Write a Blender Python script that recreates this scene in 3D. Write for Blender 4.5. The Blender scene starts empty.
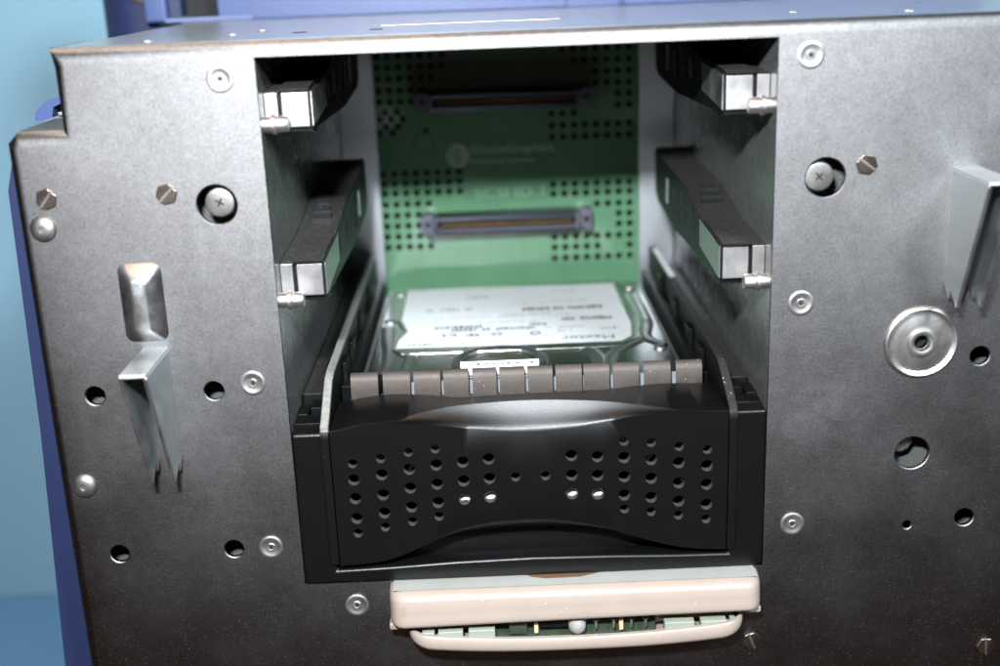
import bpy, bmesh, math, random
from mathutils import Vector, Matrix
random.seed(7)
S = 0.01                      # everything below is written in centimetres
scene = bpy.context.scene
COL = scene.collection
PI = math.pi

# ------------------------------------------------------------------ materials
def new_mat(name):
    m = bpy.data.materials.new(name); m.use_nodes = True
    nt = m.node_tree
    return m, nt, nt.nodes['Principled BSDF']

def node(nt, kind, **kw):
    n = nt.nodes.new(kind)
    for k, v in kw.items(): setattr(n, k, v)
    return n

def noise(nt, scale, detail=4, rough=.6, vec=None):
    n = node(nt, 'ShaderNodeTexNoise')
    n.inputs['Scale'].default_value = scale; n.inputs['Detail'].default_value = detail
    n.inputs['Roughness'].default_value = rough
    if vec is None:
        tc = node(nt, 'ShaderNodeTexCoord'); vec = tc.outputs['Object']
    nt.links.new(vec, n.inputs['Vector'])
    return n

def ramp(nt, fac, stops):
    r = node(nt, 'ShaderNodeValToRGB')
    el = r.color_ramp.elements
    while len(el) < len(stops): el.new(.5)
    for e, (p, c) in zip(el, stops):
        e.position = p; e.color = (c[0], c[1], c[2], 1) if not isinstance(c, (int, float)) else (c, c, c, 1)
    nt.links.new(fac, r.inputs['Fac'])
    return r

def mixc(nt, fac, a, b):
    m = node(nt, 'ShaderNodeMix', data_type='RGBA')
    if hasattr(fac, 'links'): nt.links.new(fac, m.inputs['Factor'])
    else: m.inputs['Factor'].default_value = fac
    for s, v in (('A', a), ('B', b)):
        sock = [i for i in m.inputs if i.name == s and i.type == 'RGBA'][0]
        if hasattr(v, 'links'): nt.links.new(v, sock)
        else: sock.default_value = (*v, 1)
    return [o for o in m.outputs if o.type == 'RGBA'][0]

def bump(nt, bsdf, height, strength, dist=.0004):
    b = node(nt, 'ShaderNodeBump')
    b.inputs['Strength'].default_value = strength; b.inputs['Distance'].default_value = dist
    nt.links.new(height, b.inputs['Height']); nt.links.new(b.outputs['Normal'], bsdf.inputs['Normal'])

def dust_mask(nt, scale, radius, cover):
    """tiny irregular specks of dust lying on a surface"""
    tc = node(nt, 'ShaderNodeTexCoord')
    v = node(nt, 'ShaderNodeTexVoronoi'); v.inputs['Scale'].default_value = scale
    nt.links.new(tc.outputs['Object'], v.inputs['Vector'])
    n = noise(nt, scale * .07, 3)
    sep = node(nt, 'ShaderNodeSeparateColor'); nt.links.new(v.outputs['Color'], sep.inputs['Color'])
    lt = node(nt, 'ShaderNodeMath', operation='LESS_THAN'); lt.inputs[1].default_value = radius
    nt.links.new(v.outputs['Distance'], lt.inputs[0])
    l2 = node(nt, 'ShaderNodeMath', operation='LESS_THAN'); l2.inputs[1].default_value = cover
    nt.links.new(sep.outputs['Red'], l2.inputs[0])
    m = node(nt, 'ShaderNodeMath', operation='MULTIPLY')
    nt.links.new(lt.outputs[0], m.inputs[0]); nt.links.new(l2.outputs[0], m.inputs[1])
    r = ramp(nt, n.outputs['Fac'], [(.35, .15), (.65, 1.0)])
    m2 = node(nt, 'ShaderNodeMath', operation='MULTIPLY')
    nt.links.new(m.outputs[0], m2.inputs[0]); nt.links.new(r.outputs['Color'], m2.inputs[1])
    return m2.outputs[0]

def top_mask(nt, lo=.6, hi=.9):
    g = node(nt, 'ShaderNodeNewGeometry')
    sx = node(nt, 'ShaderNodeSeparateXYZ'); nt.links.new(g.outputs['Normal'], sx.inputs[0])
    mr = node(nt, 'ShaderNodeMapRange'); mr.inputs['From Min'].default_value = lo; mr.inputs['From Max'].default_value = hi
    nt.links.new(sx.outputs['Z'], mr.inputs['Value'])
    return mr.outputs['Result']

def metal(name, lo, hi, rough, rvar=.08, grain=2600, bstr=.15, dust=None, blotch=140, metallic=1.0):
    m, nt, b = new_mat(name)
    b.inputs['Metallic'].default_value = metallic
    n1 = noise(nt, blotch, 5, .65); n2 = noise(nt, grain, 3, .6)
    add = node(nt, 'ShaderNodeMath', operation='MULTIPLY_ADD')
    nt.links.new(n2.outputs['Fac'], add.inputs[0]); add.inputs[1].default_value = .55
    mul = node(nt, 'ShaderNodeMath', operation='MULTIPLY'); mul.inputs[1].default_value = .45
    nt.links.new(n1.outputs['Fac'], mul.inputs[0]); nt.links.new(mul.outputs[0], add.inputs[2])
    r = ramp(nt, add.outputs[0], [(.32, lo), (.68, hi)])
    col = r.outputs['Color']
    rr = node(nt, 'ShaderNodeMapRange'); rr.inputs['To Min'].default_value = rough - rvar; rr.inputs['To Max'].default_value = rough + rvar
    rr.inputs['From Min'].default_value = .3; rr.inputs['From Max'].default_value = .7
    nt.links.new(n1.outputs['Fac'], rr.inputs['Value'])
    nt.links.new(rr.outputs['Result'], b.inputs['Roughness'])
    if dust:
        k = dust_mask(nt, *dust)
        col = mixc(nt, k, col, (.62, .60, .58))
        inv = node(nt, 'ShaderNodeMath', operation='MULTIPLY_ADD'); inv.inputs[1].default_value = -metallic; inv.inputs[2].default_value = metallic
        nt.links.new(k, inv.inputs[0]); nt.links.new(inv.outputs[0], b.inputs['Metallic'])
    nt.links.new(col, b.inputs['Base Color'])
    if bstr: bump(nt, b, n2.outputs['Fac'], bstr)
    return m

def plastic(name, col, rough, grain=2200, bstr=.12, var=.12, spec=.5, dust=None, topdust=None, coat=0):
    m, nt, b = new_mat(name)
    n1 = noise(nt, 120, 5); n2 = noise(nt, grain, 2)
    lo = tuple(c * (1 - var) for c in col); hi = tuple(min(1, c * (1 + var)) for c in col)
    r = ramp(nt, n1.outputs['Fac'], [(.3, lo), (.7, hi)])
    c = r.outputs['Color']
    if topdust:
        tm = top_mask(nt); n3 = noise(nt, 700, 5, .65)
        rr = ramp(nt, n3.outputs['Fac'], [(.36, .5), (.62, 1.0)])
        mm = node(nt, 'ShaderNodeMath', operation='MULTIPLY')
        nt.links.new(tm, mm.inputs[0]); nt.links.new(rr.outputs['Color'], mm.inputs[1])
        c = mixc(nt, mm.outputs[0], c, topdust)
    if dust: c = mixc(nt, dust_mask(nt, *dust), c, (.5, .47, .44))
    nt.links.new(c, b.inputs['Base Color'])
    b.inputs['Roughness'].default_value = rough
    b.inputs['Specular IOR Level'].default_value = spec
    b.inputs['Coat Weight'].default_value = coat
    if bstr: bump(nt, b, n2.outputs['Fac'], bstr)
    return m

def plate_material():
    """zinc plated sheet steel: fine speckle, cloudy wear, dust specks, one pale scuffed patch"""
    m, nt, b = new_mat('zinc_plate')
    tc = node(nt, 'ShaderNodeTexCoord')
    n_f = noise(nt, 1500, 2, .5); n_m = noise(nt, 330, 4, .65); n_l = noise(nt, 38, 5, .6)
    a = node(nt, 'ShaderNodeMath', operation='MULTIPLY_ADD'); a.inputs[1].default_value = .53
    nt.links.new(n_f.outputs['Fac'], a.inputs[0])
    c = node(nt, 'ShaderNodeMath', operation='MULTIPLY_ADD'); c.inputs[1].default_value = .33
    nt.links.new(n_m.outputs['Fac'], c.inputs[0])
    d = node(nt, 'ShaderNodeMath', operation='MULTIPLY'); d.inputs[1].default_value = .14
    nt.links.new(n_l.outputs['Fac'], d.inputs[0]); nt.links.new(d.outputs[0], c.inputs[2]); nt.links.new(c.outputs[0], a.inputs[2])
    r = ramp(nt, a.outputs[0], [(.34, (.138, .131, .130)), (.66, (.246, .241, .243))])
    col = clean = r.outputs['Color']
    # scuffed patch right of the opening, with an edge broken up by noise
    mask = None
    for (px, pz, rad) in ((7.69, -10.6, .62), (8.35, -9.75, .5), (11.9, -1.9, .5)):
        vm = node(nt, 'ShaderNodeVectorMath', operation='DISTANCE'); vm.inputs[1].default_value = (px * S, 0, pz * S)
        nt.links.new(tc.outputs['Object'], vm.inputs[0])
        ad = node(nt, 'ShaderNodeMath', operation='MULTIPLY_ADD'); ad.inputs[1].default_value = .022
        nt.links.new(noise(nt, 160, 5, .7).outputs['Fac'], ad.inputs[0]); nt.links.new(vm.outputs['Value'], ad.inputs[2])
        mr = node(nt, 'ShaderNodeMapRange'); mr.inputs['From Min'].default_value = (rad + 1.25) * S; mr.inputs['From Max'].default_value = (rad + .85) * S
        nt.links.new(ad.outputs[0], mr.inputs['Value'])
        if mask is None: mask = mr.outputs['Result']
        else:
            mx = node(nt, 'ShaderNodeMath', operation='MAXIMUM'); nt.links.new(mask, mx.inputs[0]); nt.links.new(mr.outputs['Result'], mx.inputs[1]); mask = mx.outputs[0]
    ms = node(nt, 'ShaderNodeMath', operation='MULTIPLY'); ms.inputs[1].default_value = .045; nt.links.new(mask, ms.inputs[0])
    col = mixc(nt, ms.outputs[0], col, (.75, .75, .74))
    k = dust_mask(nt, 1500, .22, .35)
    k2 = dust_mask(nt, 620, .09, .07)
    mx = node(nt, 'ShaderNodeMath', operation='MAXIMUM'); nt.links.new(k, mx.inputs[0]); nt.links.new(k2, mx.inputs[1])
    mm = node(nt, 'ShaderNodeMath', operation='MULTIPLY'); mm.inputs[1].default_value = .15; nt.links.new(mx.outputs[0], mm.inputs[0])
    col = mixc(nt, mm.outputs[0], col, (.6, .58, .56))
    nt.links.new(col, b.inputs['Base Color'])
    tot = node(nt, 'ShaderNodeMath', operation='MAXIMUM'); nt.links.new(mm.outputs[0], tot.inputs[0]); nt.links.new(ms.outputs[0], tot.inputs[1])
    inv = node(nt, 'ShaderNodeMath', operation='SUBTRACT'); inv.inputs[0].default_value = 1.0
    nt.links.new(tot.outputs[0], inv.inputs[1]); nt.links.new(inv.outputs[0], b.inputs['Metallic'])
    rr = node(nt, 'ShaderNodeMapRange'); rr.inputs['From Min'].default_value = .3; rr.inputs['From Max'].default_value = .7
    rr.inputs['To Min'].default_value = .575; rr.inputs['To Max'].default_value = .605
    nt.links.new(n_l.outputs['Fac'], rr.inputs['Value']); nt.links.new(rr.outputs['Result'], b.inputs['Roughness'])
    bump(nt, b, a.outputs[0], .07, .0003)
    g = node(nt, 'ShaderNodeBsdfAnisotropic'); g.distribution = 'BECKMANN'      # bare zinc: broad satin sheen with a short tail
    nt.links.new(clean, g.inputs['Color']); nt.links.new(rr.outputs['Result'], g.inputs['Roughness'])
    nt.links.new(b.inputs['Normal'].links[0].from_socket, g.inputs['Normal'])
    b.inputs['Metallic'].default_value = 0
    for l in list(b.inputs['Metallic'].links): nt.links.remove(l)
    b.inputs['Roughness'].default_value = .7
    for l in list(b.inputs['Roughness'].links): nt.links.remove(l)
    mxs = node(nt, 'ShaderNodeMixShader')
    nt.links.new(tot.outputs[0], mxs.inputs[0]); nt.links.new(g.outputs[0], mxs.inputs[1]); nt.links.new(b.outputs[0], mxs.inputs[2])
    nt.links.new(mxs.outputs[0], nt.nodes['Material Output'].inputs['Surface'])
    return m

M = {}
M['plate'] = plate_material()
M['sheet'] = metal('folded_sheet_steel', (.42, .42, .43), (.62, .62, .62), .36)
M['top'] = metal('smooth_top_sheet', (.46, .47, .48), (.56, .57, .58), .30, .03, bstr=.04)
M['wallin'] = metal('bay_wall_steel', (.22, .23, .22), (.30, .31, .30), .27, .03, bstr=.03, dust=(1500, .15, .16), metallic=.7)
M['strip'] = metal('bright_flange', (.60, .63, .67), (.70, .73, .77), .38, .03, blotch=45)
M['bright'] = metal('bright_steel', (.46, .44, .435), (.56, .54, .535), .43, .05, bstr=.05)
M['rivet'] = metal('rivet_steel', (.52, .51, .50), (.70, .69, .67), .40, .05, bstr=.06)
M['screw'] = metal('dull_screw', (.25, .24, .225), (.34, .325, .31), .46)
M['bronze'] = metal('browned_hex', (.16, .125, .105), (.30, .24, .20), .35)
M['hook'] = metal('hook_zinc', (.46, .50, .51), (.58, .62, .62), .42)
M['finger'] = metal('spring_fingers', (.046, .037, .031), (.080, .066, .057), .58, dust=(1500, .15, .05), metallic=.6)
M['drive'] = metal('drive_cover_steel', (.42, .44, .42), (.52, .54, .52), .20, .03, bstr=.03)
M['ring'] = metal('pale_ring_steel', (.62, .63, .60), (.74, .75, .72), .34, .03, bstr=.03)  # paler and rougher than the cover steel
M['gold'] = metal('gold_contacts', (.32, .20, .07), (.42, .28, .10), .4)
M['black'] = plastic('black_plastic', (.003, .003, .003), .45, spec=.16, bstr=.10, dust=(1500, .10, .04))
M['blackgloss'] = plastic('polished_black_plastic', (.0024, .0024, .0025), .35, spec=.36, grain=2600, bstr=.08)
M['blackdusty'] = plastic('dusty_black_plastic', (.004, .004, .004), .5, spec=.2, topdust=(.028, .026, .024), dust=(900, .17, .2))
M['railblack'] = plastic('rail_black_plastic', (.006, .007, .007), .40, bstr=.05, spec=.2, topdust=(.040, .037, .035), dust=(1100, .16, .15))
M['greybar'] = plastic('lit_dusty_plastic', (.060, .062, .056), .40, topdust=(.22, .22, .20), dust=(1600, .14, .05))  # dusty, and light catching the left edge is put into the colour
M['holelit'] = plastic('lit_hole_plastic', (.035, .033, .031), .6)  # lighter than the grille: flash light in the tubes put into the colour
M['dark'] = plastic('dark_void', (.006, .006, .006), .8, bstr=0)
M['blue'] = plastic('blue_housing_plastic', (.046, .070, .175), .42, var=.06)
M['blueshade'] = plastic('shaded_blue_plastic', (.012, .020, .065), .5, var=.06)  # darker copy of the housing blue, shade put into the colour
M['cream'] = plastic('cream_plastic', (.275, .222, .186), .40, var=.03, bstr=.05, dust=(700, .12, .06))
M['greywhite'] = plastic('grey_white_top_tint', (.25, .255, .235), .35, var=.06)
_nt = M['cream'].node_tree; _b = _nt.nodes['Principled BSDF']; _src = _b.inputs['Base Color'].links[0].from_socket
_r = ramp(_nt, noise(_nt, 85, 6, .75).outputs['Fac'], [(.60, 0.), (.74, .55)])
_nt.links.new(mixc(_nt, _r.outputs['Color'], _src, (.20, .125, .07)), _b.inputs['Base Color'])     # age stains
M['creamwhite'] = plastic('pale_tab_plastic', (.22, .235, .19), .5, var=.05)
M['tan'] = plastic('tan_card', (.50, .36, .20), .6)
M['paper'] = plastic('label_paper', (.66, .68, .675), .55, var=.05, bstr=.02)
M['whitecard'] = plastic('white_card', (.7, .7, .7), .5, bstr=0)
M['ink'] = plastic('label_ink', (.10, .105, .11), .6, bstr=0)
M['faintink'] = plastic('faint_label_ink', (.36, .37, .38), .6, bstr=0)
M['pale'] = plastic('pale_strip', (.21, .225, .25), .4)
M['conn'] = plastic('grey_connector_plastic', (.085, .085, .115), .4, var=.08)
M['silk'] = plastic('white_silkscreen', (.36, .43, .38), .5, bstr=0, var=.2)
M['silkfaint'] = plastic('shaded_silkscreen', (.17, .30, .21), .5, bstr=0, var=.2)  # dimmer print: shade at the shadow's edge put into the colour
M['silkdark'] = plastic('dark_silkscreen', (.035, .10, .055), .5, bstr=0)
M['pcb2'] = plastic('small_board', (.028, .042, .026), .35)
M['wood'] = plastic('brown_card', (.10, .055, .03), .6)

def pcb_material():
    m, nt, b = new_mat('green_solder_mask')
    n = noise(nt, 60, 5); n2 = noise(nt, 1500, 2)
    r = ramp(nt, n.outputs['Fac'], [(.3, (.085, .20, .11)), (.7, (.105, .235, .13))])
    nt.links.new(r.outputs['Color'], b.inputs['Base Color'])
    b.inputs['Roughness'].default_value = .13; b.inputs['Coat Weight'].default_value = .4; b.inputs['Coat Roughness'].default_value = .08
    bump(nt, b, n.outputs['Fac'], .12, .002)
    return m
M['pcb'] = pcb_material()

def glass_material():
    m, nt, b = new_mat('clear_lens')
    b.inputs['Base Color'].default_value = (.92, .88, .84, 1); b.inputs['Roughness'].default_value = .12
    b.inputs['Transmission Weight'].default_value = .75; b.inputs['IOR'].default_value = 1.49
    return m
M['lens'] = glass_material()

def paint(name, lo, hi, rough, scale):
    m, nt, b = new_mat(name)
    n = noise(nt, scale, 5, .6)
    r = ramp(nt, n.outputs['Fac'], [(.3, lo), (.7, hi)])
    nt.links.new(r.outputs['Color'], b.inputs['Base Color']); b.inputs['Roughness'].default_value = rough
    return m
M['wall'] = paint('light_blue_paint', (.165, .30, .385), (.18, .325, .41), .7, 6)
M['table'] = paint('blue_tabletop', (.065, .165, .30), (.072, .18, .32), .5, 10)

# ------------------------------------------------------------------ mesh helpers
WORLD = {}
def obj(name, bm, mat, parent=None, at=(0, 0, 0), smooth=False, label=None, bevel=0, seg=2):
    """bm in cm relative to 'at' (cm, world); links ONE mesh object"""
    bmesh.ops.remove_doubles(bm, verts=bm.verts, dist=1e-5)
    bmesh.ops.recalc_face_normals(bm, faces=bm.faces)
    bmesh.ops.scale(bm, verts=bm.verts, vec=(S, S, S))
    me = bpy.data.meshes.new(name); bm.to_mesh(me); bm.free()
    me.materials.append(M[mat] if isinstance(mat, str) else mat)
    o = bpy.data.objects.new(name, me); COL.objects.link(o)
    w = Vector(at) * S
    WORLD[o.name] = w
    if parent: o.parent = parent; o.location = w - WORLD[parent.name]
    else: o.location = w
    if smooth:
        for p in me.polygons: p.use_smooth = True
        md = o.modifiers.new('by_angle', 'EDGE_SPLIT'); md.split_angle = math.radians(38)
    if bevel:
        md = o.modifiers.new('bevel', 'BEVEL'); md.width = bevel * S; md.segments = seg; md.limit_method = 'ANGLE'; md.angle_limit = math.radians(40)
        for p in me.polygons: p.use_smooth = True
        md2 = o.modifiers.new('wn', 'WEIGHTED_NORMAL'); md2.keep_sharp = True
    if label: o['label'] = label
    return o

def thing(name, label, cat, at=(0, 0, 0), group=None):
    o = bpy.data.objects.new(name, None); COL.objects.link(o); o.empty_display_size = .01
    o.location = Vector(at) * S; WORLD[o.name] = Vector(at) * S
    o['label'] = label; o['category'] = cat
    if group: o['group'] = group
    return o

def copy_part(src, parent, at, rot=None, label=None):
    c = src.copy(); COL.objects.link(c); c.parent = parent
    WORLD[c.name] = Vector(at) * S
    c.location = WORLD[c.name] - WORLD[parent.name]
    if rot is not None: c.rotation_euler = rot
    if label: c['label'] = label
    elif 'label' in c: del c['label']
    for ch in [k for k in bpy.data.objects if k.parent == src]:
        d = ch.copy(); COL.objects.link(d); d.parent = c
    return c

def box(bm, x0, x1, y0, y1, z0, z1):
    vs = [bm.verts.new((x, y, z)) for x in (x0, x1) for y in (y0, y1) for z in (z0, z1)]
    for f in ((0, 1, 3, 2), (4, 6, 7, 5), (0, 4, 5, 1), (2, 3, 7, 6), (0, 2, 6, 4), (1, 5, 7, 3)):
        bm.faces.new([vs[i] for i in f])
    return bm
def boxes(*bs):
    bm = bmesh.new()
    for b in bs: box(bm, *b)
    return bm
def prism_x(pts, x0, x1, bm=None):
    """(y,z) outline extruded along x"""
    bm = bm or bmesh.new()
    a = [bm.verts.new((x0, y, z)) for y, z in pts]; b = [bm.verts.new((x1, y, z)) for y, z in pts]
    bm.faces.new(a); bm.faces.new(list(reversed(b)))
    n = len(pts)
    for i in range(n): bm.faces.new((a[i], b[i], b[(i + 1) % n], a[(i + 1) % n]))
    return bm
def prism_y(pts, y0, y1, bm=None):
    bm = bm or bmesh.new()
    a = [bm.verts.new((x, y0, z)) for x, z in pts]; b = [bm.verts.new((x, y1, z)) for x, z in pts]
    bm.faces.new(a); bm.faces.new(list(reversed(b)))
    n = len(pts)
    for i in range(n): bm.faces.new((a[i], b[i], b[(i + 1) % n], a[(i + 1) % n]))
    return bm
def prism_z(pts, z0, z1, bm=None):
    bm = bm or bmesh.new()
    a = [bm.verts.new((x, y, z0)) for x, y in pts]; b = [bm.verts.new((x, y, z1)) for x, y in pts]
    bm.faces.new(a); bm.faces.new(list(reversed(b)))
    n = len(pts)
    for i in range(n): bm.faces.new((a[i], b[i], b[(i + 1) % n], a[(i + 1) % n]))
    return bm
def lathe(prof, axis='y', seg=32, bm=None, c=(0, 0, 0)):
    """prof: (radius, height along axis)"""
    bm = bm or bmesh.new(); rings = []
    for r, h in prof:
        ring = []
        for k in range(1 if r < 1e-6 else seg):
            a = 2 * PI * k / seg; u, v = r * math.cos(a), r * math.sin(a)
            p = {'y': (u, h, v), 'x': (h, u, v), 'z': (u, v, h)}[axis]
            ring.append(bm.verts.new((p[0] + c[0], p[1] + c[1], p[2] + c[2])))
        rings.append(ring)
    for a, b in zip(rings, rings[1:]):
        for k in range(seg):
            q = [a[k % len(a)], a[(k + 1) % len(a)], b[(k + 1) % len(b)], b[k % len(b)]]
            q = list(dict.fromkeys(q))
            if len(q) > 2: bm.faces.new(q)
    return bm
def circle(x, z, r, n=28):
    return [(x + r * math.cos(2 * PI * k / n), z + r * math.sin(2 * PI * k / n)) for k in range(n)]
def flat_fill(bm, loops, y):
    """planar face(s) at y bounded by loops[0] with holes loops[1:]; returns vert loops"""
    out, edges = [], []
    for lp in loops:
        vs = [bm.verts.new((x, y, z)) for x, z in lp]
        for i in range(len(vs)): edges.append(bm.edges.new((vs[i], vs[(i + 1) % len(vs)])))
        out.append(vs)
    bmesh.ops.triangle_fill(bm, use_beauty=True, use_dissolve=False, edges=edges)
    return out
def skirt(bm, loop, pts):
    """connect a vert loop to a new loop of coordinates"""
    vs = [bm.verts.new(p) for p in pts]; n = len(vs)
    for i in range(n): bm.faces.new((loop[i], loop[(i + 1) % n], vs[(i + 1) % n], vs[i]))
    return vs
def offset_poly(pts, d):
    n = len(pts); out = []
    A = sum(pts[i][0] * pts[(i + 1) % n][1] - pts[(i + 1) % n][0] * pts[i][1] for i in range(n))
    s = 1 if A > 0 else -1
    for i in range(n):
        p0, p1, p2 = (Vector(pts[(i + k) % n]) for k in (-1, 0, 1))
        e1, e2 = (p1 - p0).normalized(), (p2 - p1).normalized()
        n1, n2 = Vector((e1.y, -e1.x)) * s, Vector((e2.y, -e2.x)) * s
        m = n1 + n2; m = m / max(.25, m.length_squared) * 2
        q = p1 + m * d; out.append((q.x, q.y))
    return out
def text_mesh(txt, size, depth=.006, spacing=1.0):
    cu = bpy.data.curves.new('lettering', 'FONT'); cu.body = txt; cu.size = size * S; cu.extrude = depth * S
    cu.align_x = 'LEFT'; cu.align_y = 'BOTTOM_BASELINE'; cu.space_character = spacing; cu.resolution_u = 3
    o = bpy.data.objects.new('lettering', cu); COL.objects.link(o)
    dg = bpy.context.evaluated_depsgraph_get(); dg.update()
    me = bpy.data.meshes.new_from_object(o.evaluated_get(dg))
    bpy.data.objects.remove(o); bpy.data.curves.remove(cu)
    return me
def text_obj(name, txt, width, height, mat, parent, at, rot):
    me = text_mesh(txt, 1.0)
    xs = [v.co.x for v in me.vertices]; ys = [v.co.y for v in me.vertices]
    sx = width * S / (max(xs) - min(xs)); sy = height * S / (max(ys) - min(ys)); x0, y0 = min(xs), min(ys)
    for v in me.vertices: v.co = ((v.co.x - x0) * sx, (v.co.y - y0) * sy, v.co.z)
    me.materials.clear(); me.materials.append(M[mat])
    o = bpy.data.objects.new(name, me); COL.objects.link(o)
    WORLD[o.name] = Vector(at) * S
    o.parent = parent; o.location = WORLD[o.name] - WORLD[parent.name]; o.rotation_euler = rot
    return o

# ================================================================== the setting
def struct(name, bm, mat):
    o = obj(name, bm, mat); o['kind'] = 'structure'; return o
wl = obj('wall', boxes((-120, 120, 30, 32, -40, 120)), 'wall'); wl['label'] = 'plain pale blue wall behind the computer'; wl['category'] = 'wall'
struct('tabletop', boxes((-120, 120, 6, 29.9, -34, -31)), 'table')

# ================================================================== metal chassis
ch = thing('computer_chassis', 'open zinc plated steel computer chassis front with rivets and a square drive bay', 'computer chassis', (0, 0, -30))
R_ = .32                                                # bend radius of the front edges
outline = [(-12.95 + R_, -29), (15.5, -29), (15.5, .40 - R_), (-11.40 + R_ - .12, .40 - R_), (-11.50 + R_, .40 - R_ - .12),
           (-11.50 + R_, -1.62 - R_), (-12.95 + R_ + .10, -1.62 - R_), (-12.95 + R_, -1.62 - R_ - .10)]
opening = [(-6.48, -14.56), (6.50, -14.56), (6.50, 0.0), (-6.50, 0.0)]
small_holes = [(-11.61, -8.69, .26), (-8.42, -8.68, .26), (-11.57, -13.40, .26), (-8.37, -13.39, .26),
               (12.19, -8.56, .26), (12.14, -13.33, .26), (10.54, -13.50, .12), (10.54, -11.31, .47), (10.57, -8.10, .19),
               (-7.80, -3.64, .51), (7.80, -3.56, .51)]
bm = bmesh.new()
loops = flat_fill(bm, [outline, opening] + [circle(x, z, r + .03, 32) for x, z, r in small_holes], 0)
prev = loops[0]
for k in range(1, 7):
    a = PI / 2 * k / 6
    q = offset_poly(outline, R_ * math.sin(a))
    prev = skirt(bm, prev, [(x, R_ * (1 - math.cos(a)), z) for x, z in q])
q = offset_poly(outline, R_)
prev = skirt(bm, prev, [(x, 3.0, z) for x, z in q])
o_in = [(x * .9985, z + (.02 if z < -5 else -.02)) for x, z in opening]
lp = loops[1]
lp = skirt(bm, lp, [(x, .12, z) for x, z in opening])
for lpv, (x, z, r) in zip(loops[2:], small_holes):
    l2 = skirt(bm, lpv, [(px, .03, pz) for px, pz in circle(x, z, r, 32)])
    skirt(bm, l2, [(px, .13, pz) for px, pz in circle(x, z, r, 32)])
front = obj('front_plate', bm, 'plate', ch, smooth=True)
# the smooth sheet on top, running back to the blue housing
bm = boxes((-11.45, 15.5, 3.0, 15.2, .34, .392)); obj('top_sheet', bm, 'top', ch)
bm = bmesh.new()
prism_z([(-11.48, 0.27), (15.5, 0.27), (15.5, 3.02), (-11.48, 3.02)], .393, .402, bm)
obj('top_front_sheet', bm, 'top', ch)
def screw_dot(x, y): return lathe([(.0, .05), (.10, .045), (.15, .02), (.16, 0)], 'z', 16)
sd = obj('top_rivet', screw_dot(0, 0), 'bright', ch, (-9.4, 1.3, .402), True)
for x, y in ((-7.6, 3.2), (-7.1, 5.0), (7.8, 3.8), (10.4, 2.0)): copy_part(sd, ch, (x, y, .402))
obj('slot_cover', boxes((-3.75, 1.4, 5.2, 5.9, .402, .43)), 'bright', ch, bevel=.01)
for x in (-3.9, -6.0): obj('top_slot', boxes((x, x + .35, 3.0, 3.6, .40, .408)), 'dark', ch)
# stepped ledge on the left behind the plate
obj('side_ledge', boxes((-12.9, -11.6, 2.6, 14, -1.75, -1.64)), 'sheet', ch)
obj('side_box', boxes((-12.75, -11.52, 3.4, 4.6, -1.62, -1.50)), 'sheet', ch, bevel=.05)
# inside of the chassis behind the holes
def backing(x0, x1):
    bm = boxes((x0, x1, 1.0, 1.1, -29, -2.0))
    return bm
obj('inner_panel', backing(-12.6, -6.75), 'wallin', ch)
obj('inner_panel', backing(6.75, 15.3), 'wallin', ch)
# bay liner
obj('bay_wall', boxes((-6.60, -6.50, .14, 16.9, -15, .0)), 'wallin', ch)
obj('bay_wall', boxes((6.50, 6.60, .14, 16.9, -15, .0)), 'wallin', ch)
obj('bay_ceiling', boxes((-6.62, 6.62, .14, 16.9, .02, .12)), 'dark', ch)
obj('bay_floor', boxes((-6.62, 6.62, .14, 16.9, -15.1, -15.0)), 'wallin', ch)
for s in (-1, 1):
    a, b = sorted((s * 5.10, s * 6.48))
    st = obj('rear_flange', boxes((a, b, 16.2, 16.32, -14, -.02)), 'strip', ch, bevel=.03)
    obj('flange_bolt', lathe([(.0, -.16), (.14, -.14), (.2, -.05), (.2, 0)], 'y', 18), 'bronze', st, (s * 5.95, 16.2, -6.55), True)
obj('rear_void', boxes((-6.5, 6.5, 17.2, 17.3, -15, 0)), 'dark', ch)

# rivets with a dimple
def rivet_bm():
    return lathe([(.345, .005), (.335, -.025), (.30, -.04), (.25, -.036), (.21, -.018), (.13, -.016), (.115, -.03), (.085, -.03), (.07, -.006), (0, -.005)], 'y', 36)
rv = obj('rivet', rivet_bm(), 'rivet', ch, (-7.38, 0, -.49), True)
obj('rivet_hole', lathe([(.001, -.012), (.055, -.012), (.058, -.004)], 'y', 18), 'dark', rv, (-7.38, 0, -.49))
for x, z in ((7.30, -.47), (-7.36, -8.50), (7.30, -6.88), (-7.33, -13.38), (7.30, -13.32), (-5.06, -15.32)):
    copy_part(rv, ch, (x, 0, z), (0, random.uniform(0, 6), 0))
# domed rivets at the left edge
dr = obj('domed_rivet', lathe([(.35, .005), (.33, -.05), (.27, -.10), (.17, -.135), (.09, -.14), (.07, -.10), (0, -.10)], 'y', 32), 'screw', ch, (-12.30, 0, -4.09), True)
copy_part(dr, ch, (-12.25, 0, -11.29))
# slotted hexagon fasteners
def hex_bm():
    bm = prism_y([(.29 * math.cos(PI / 3 * k + .3), .29 * math.sin(PI / 3 * k + .3)) for k in range(6)], -.06, .005)
    return bm
hx = obj('hex_fastener', hex_bm(), 'bronze', ch, (-12.10, 0, -3.32), bevel=.03)
bm = boxes((-.27, .27, -.068, -.02, -.036, .036)); bmesh.ops.rotate(bm, verts=bm.verts, cent=(0, 0, 0), matrix=Matrix.Rotation(-.9, 3, 'Y'))
sl = obj('slot_blade', bm, 'screw', hx, (-12.10, 0, -3.32), bevel=.015)
for i, (x, z) in enumerate(((-9.04, -3.31), (8.84, -3.25), (13.09, -17.5), (6.25, -17.0))):
    copy_part(hx, ch, (x, 0, z), (0, (.1, 1.55, 2.4, 2.1)[i], 0))
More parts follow.
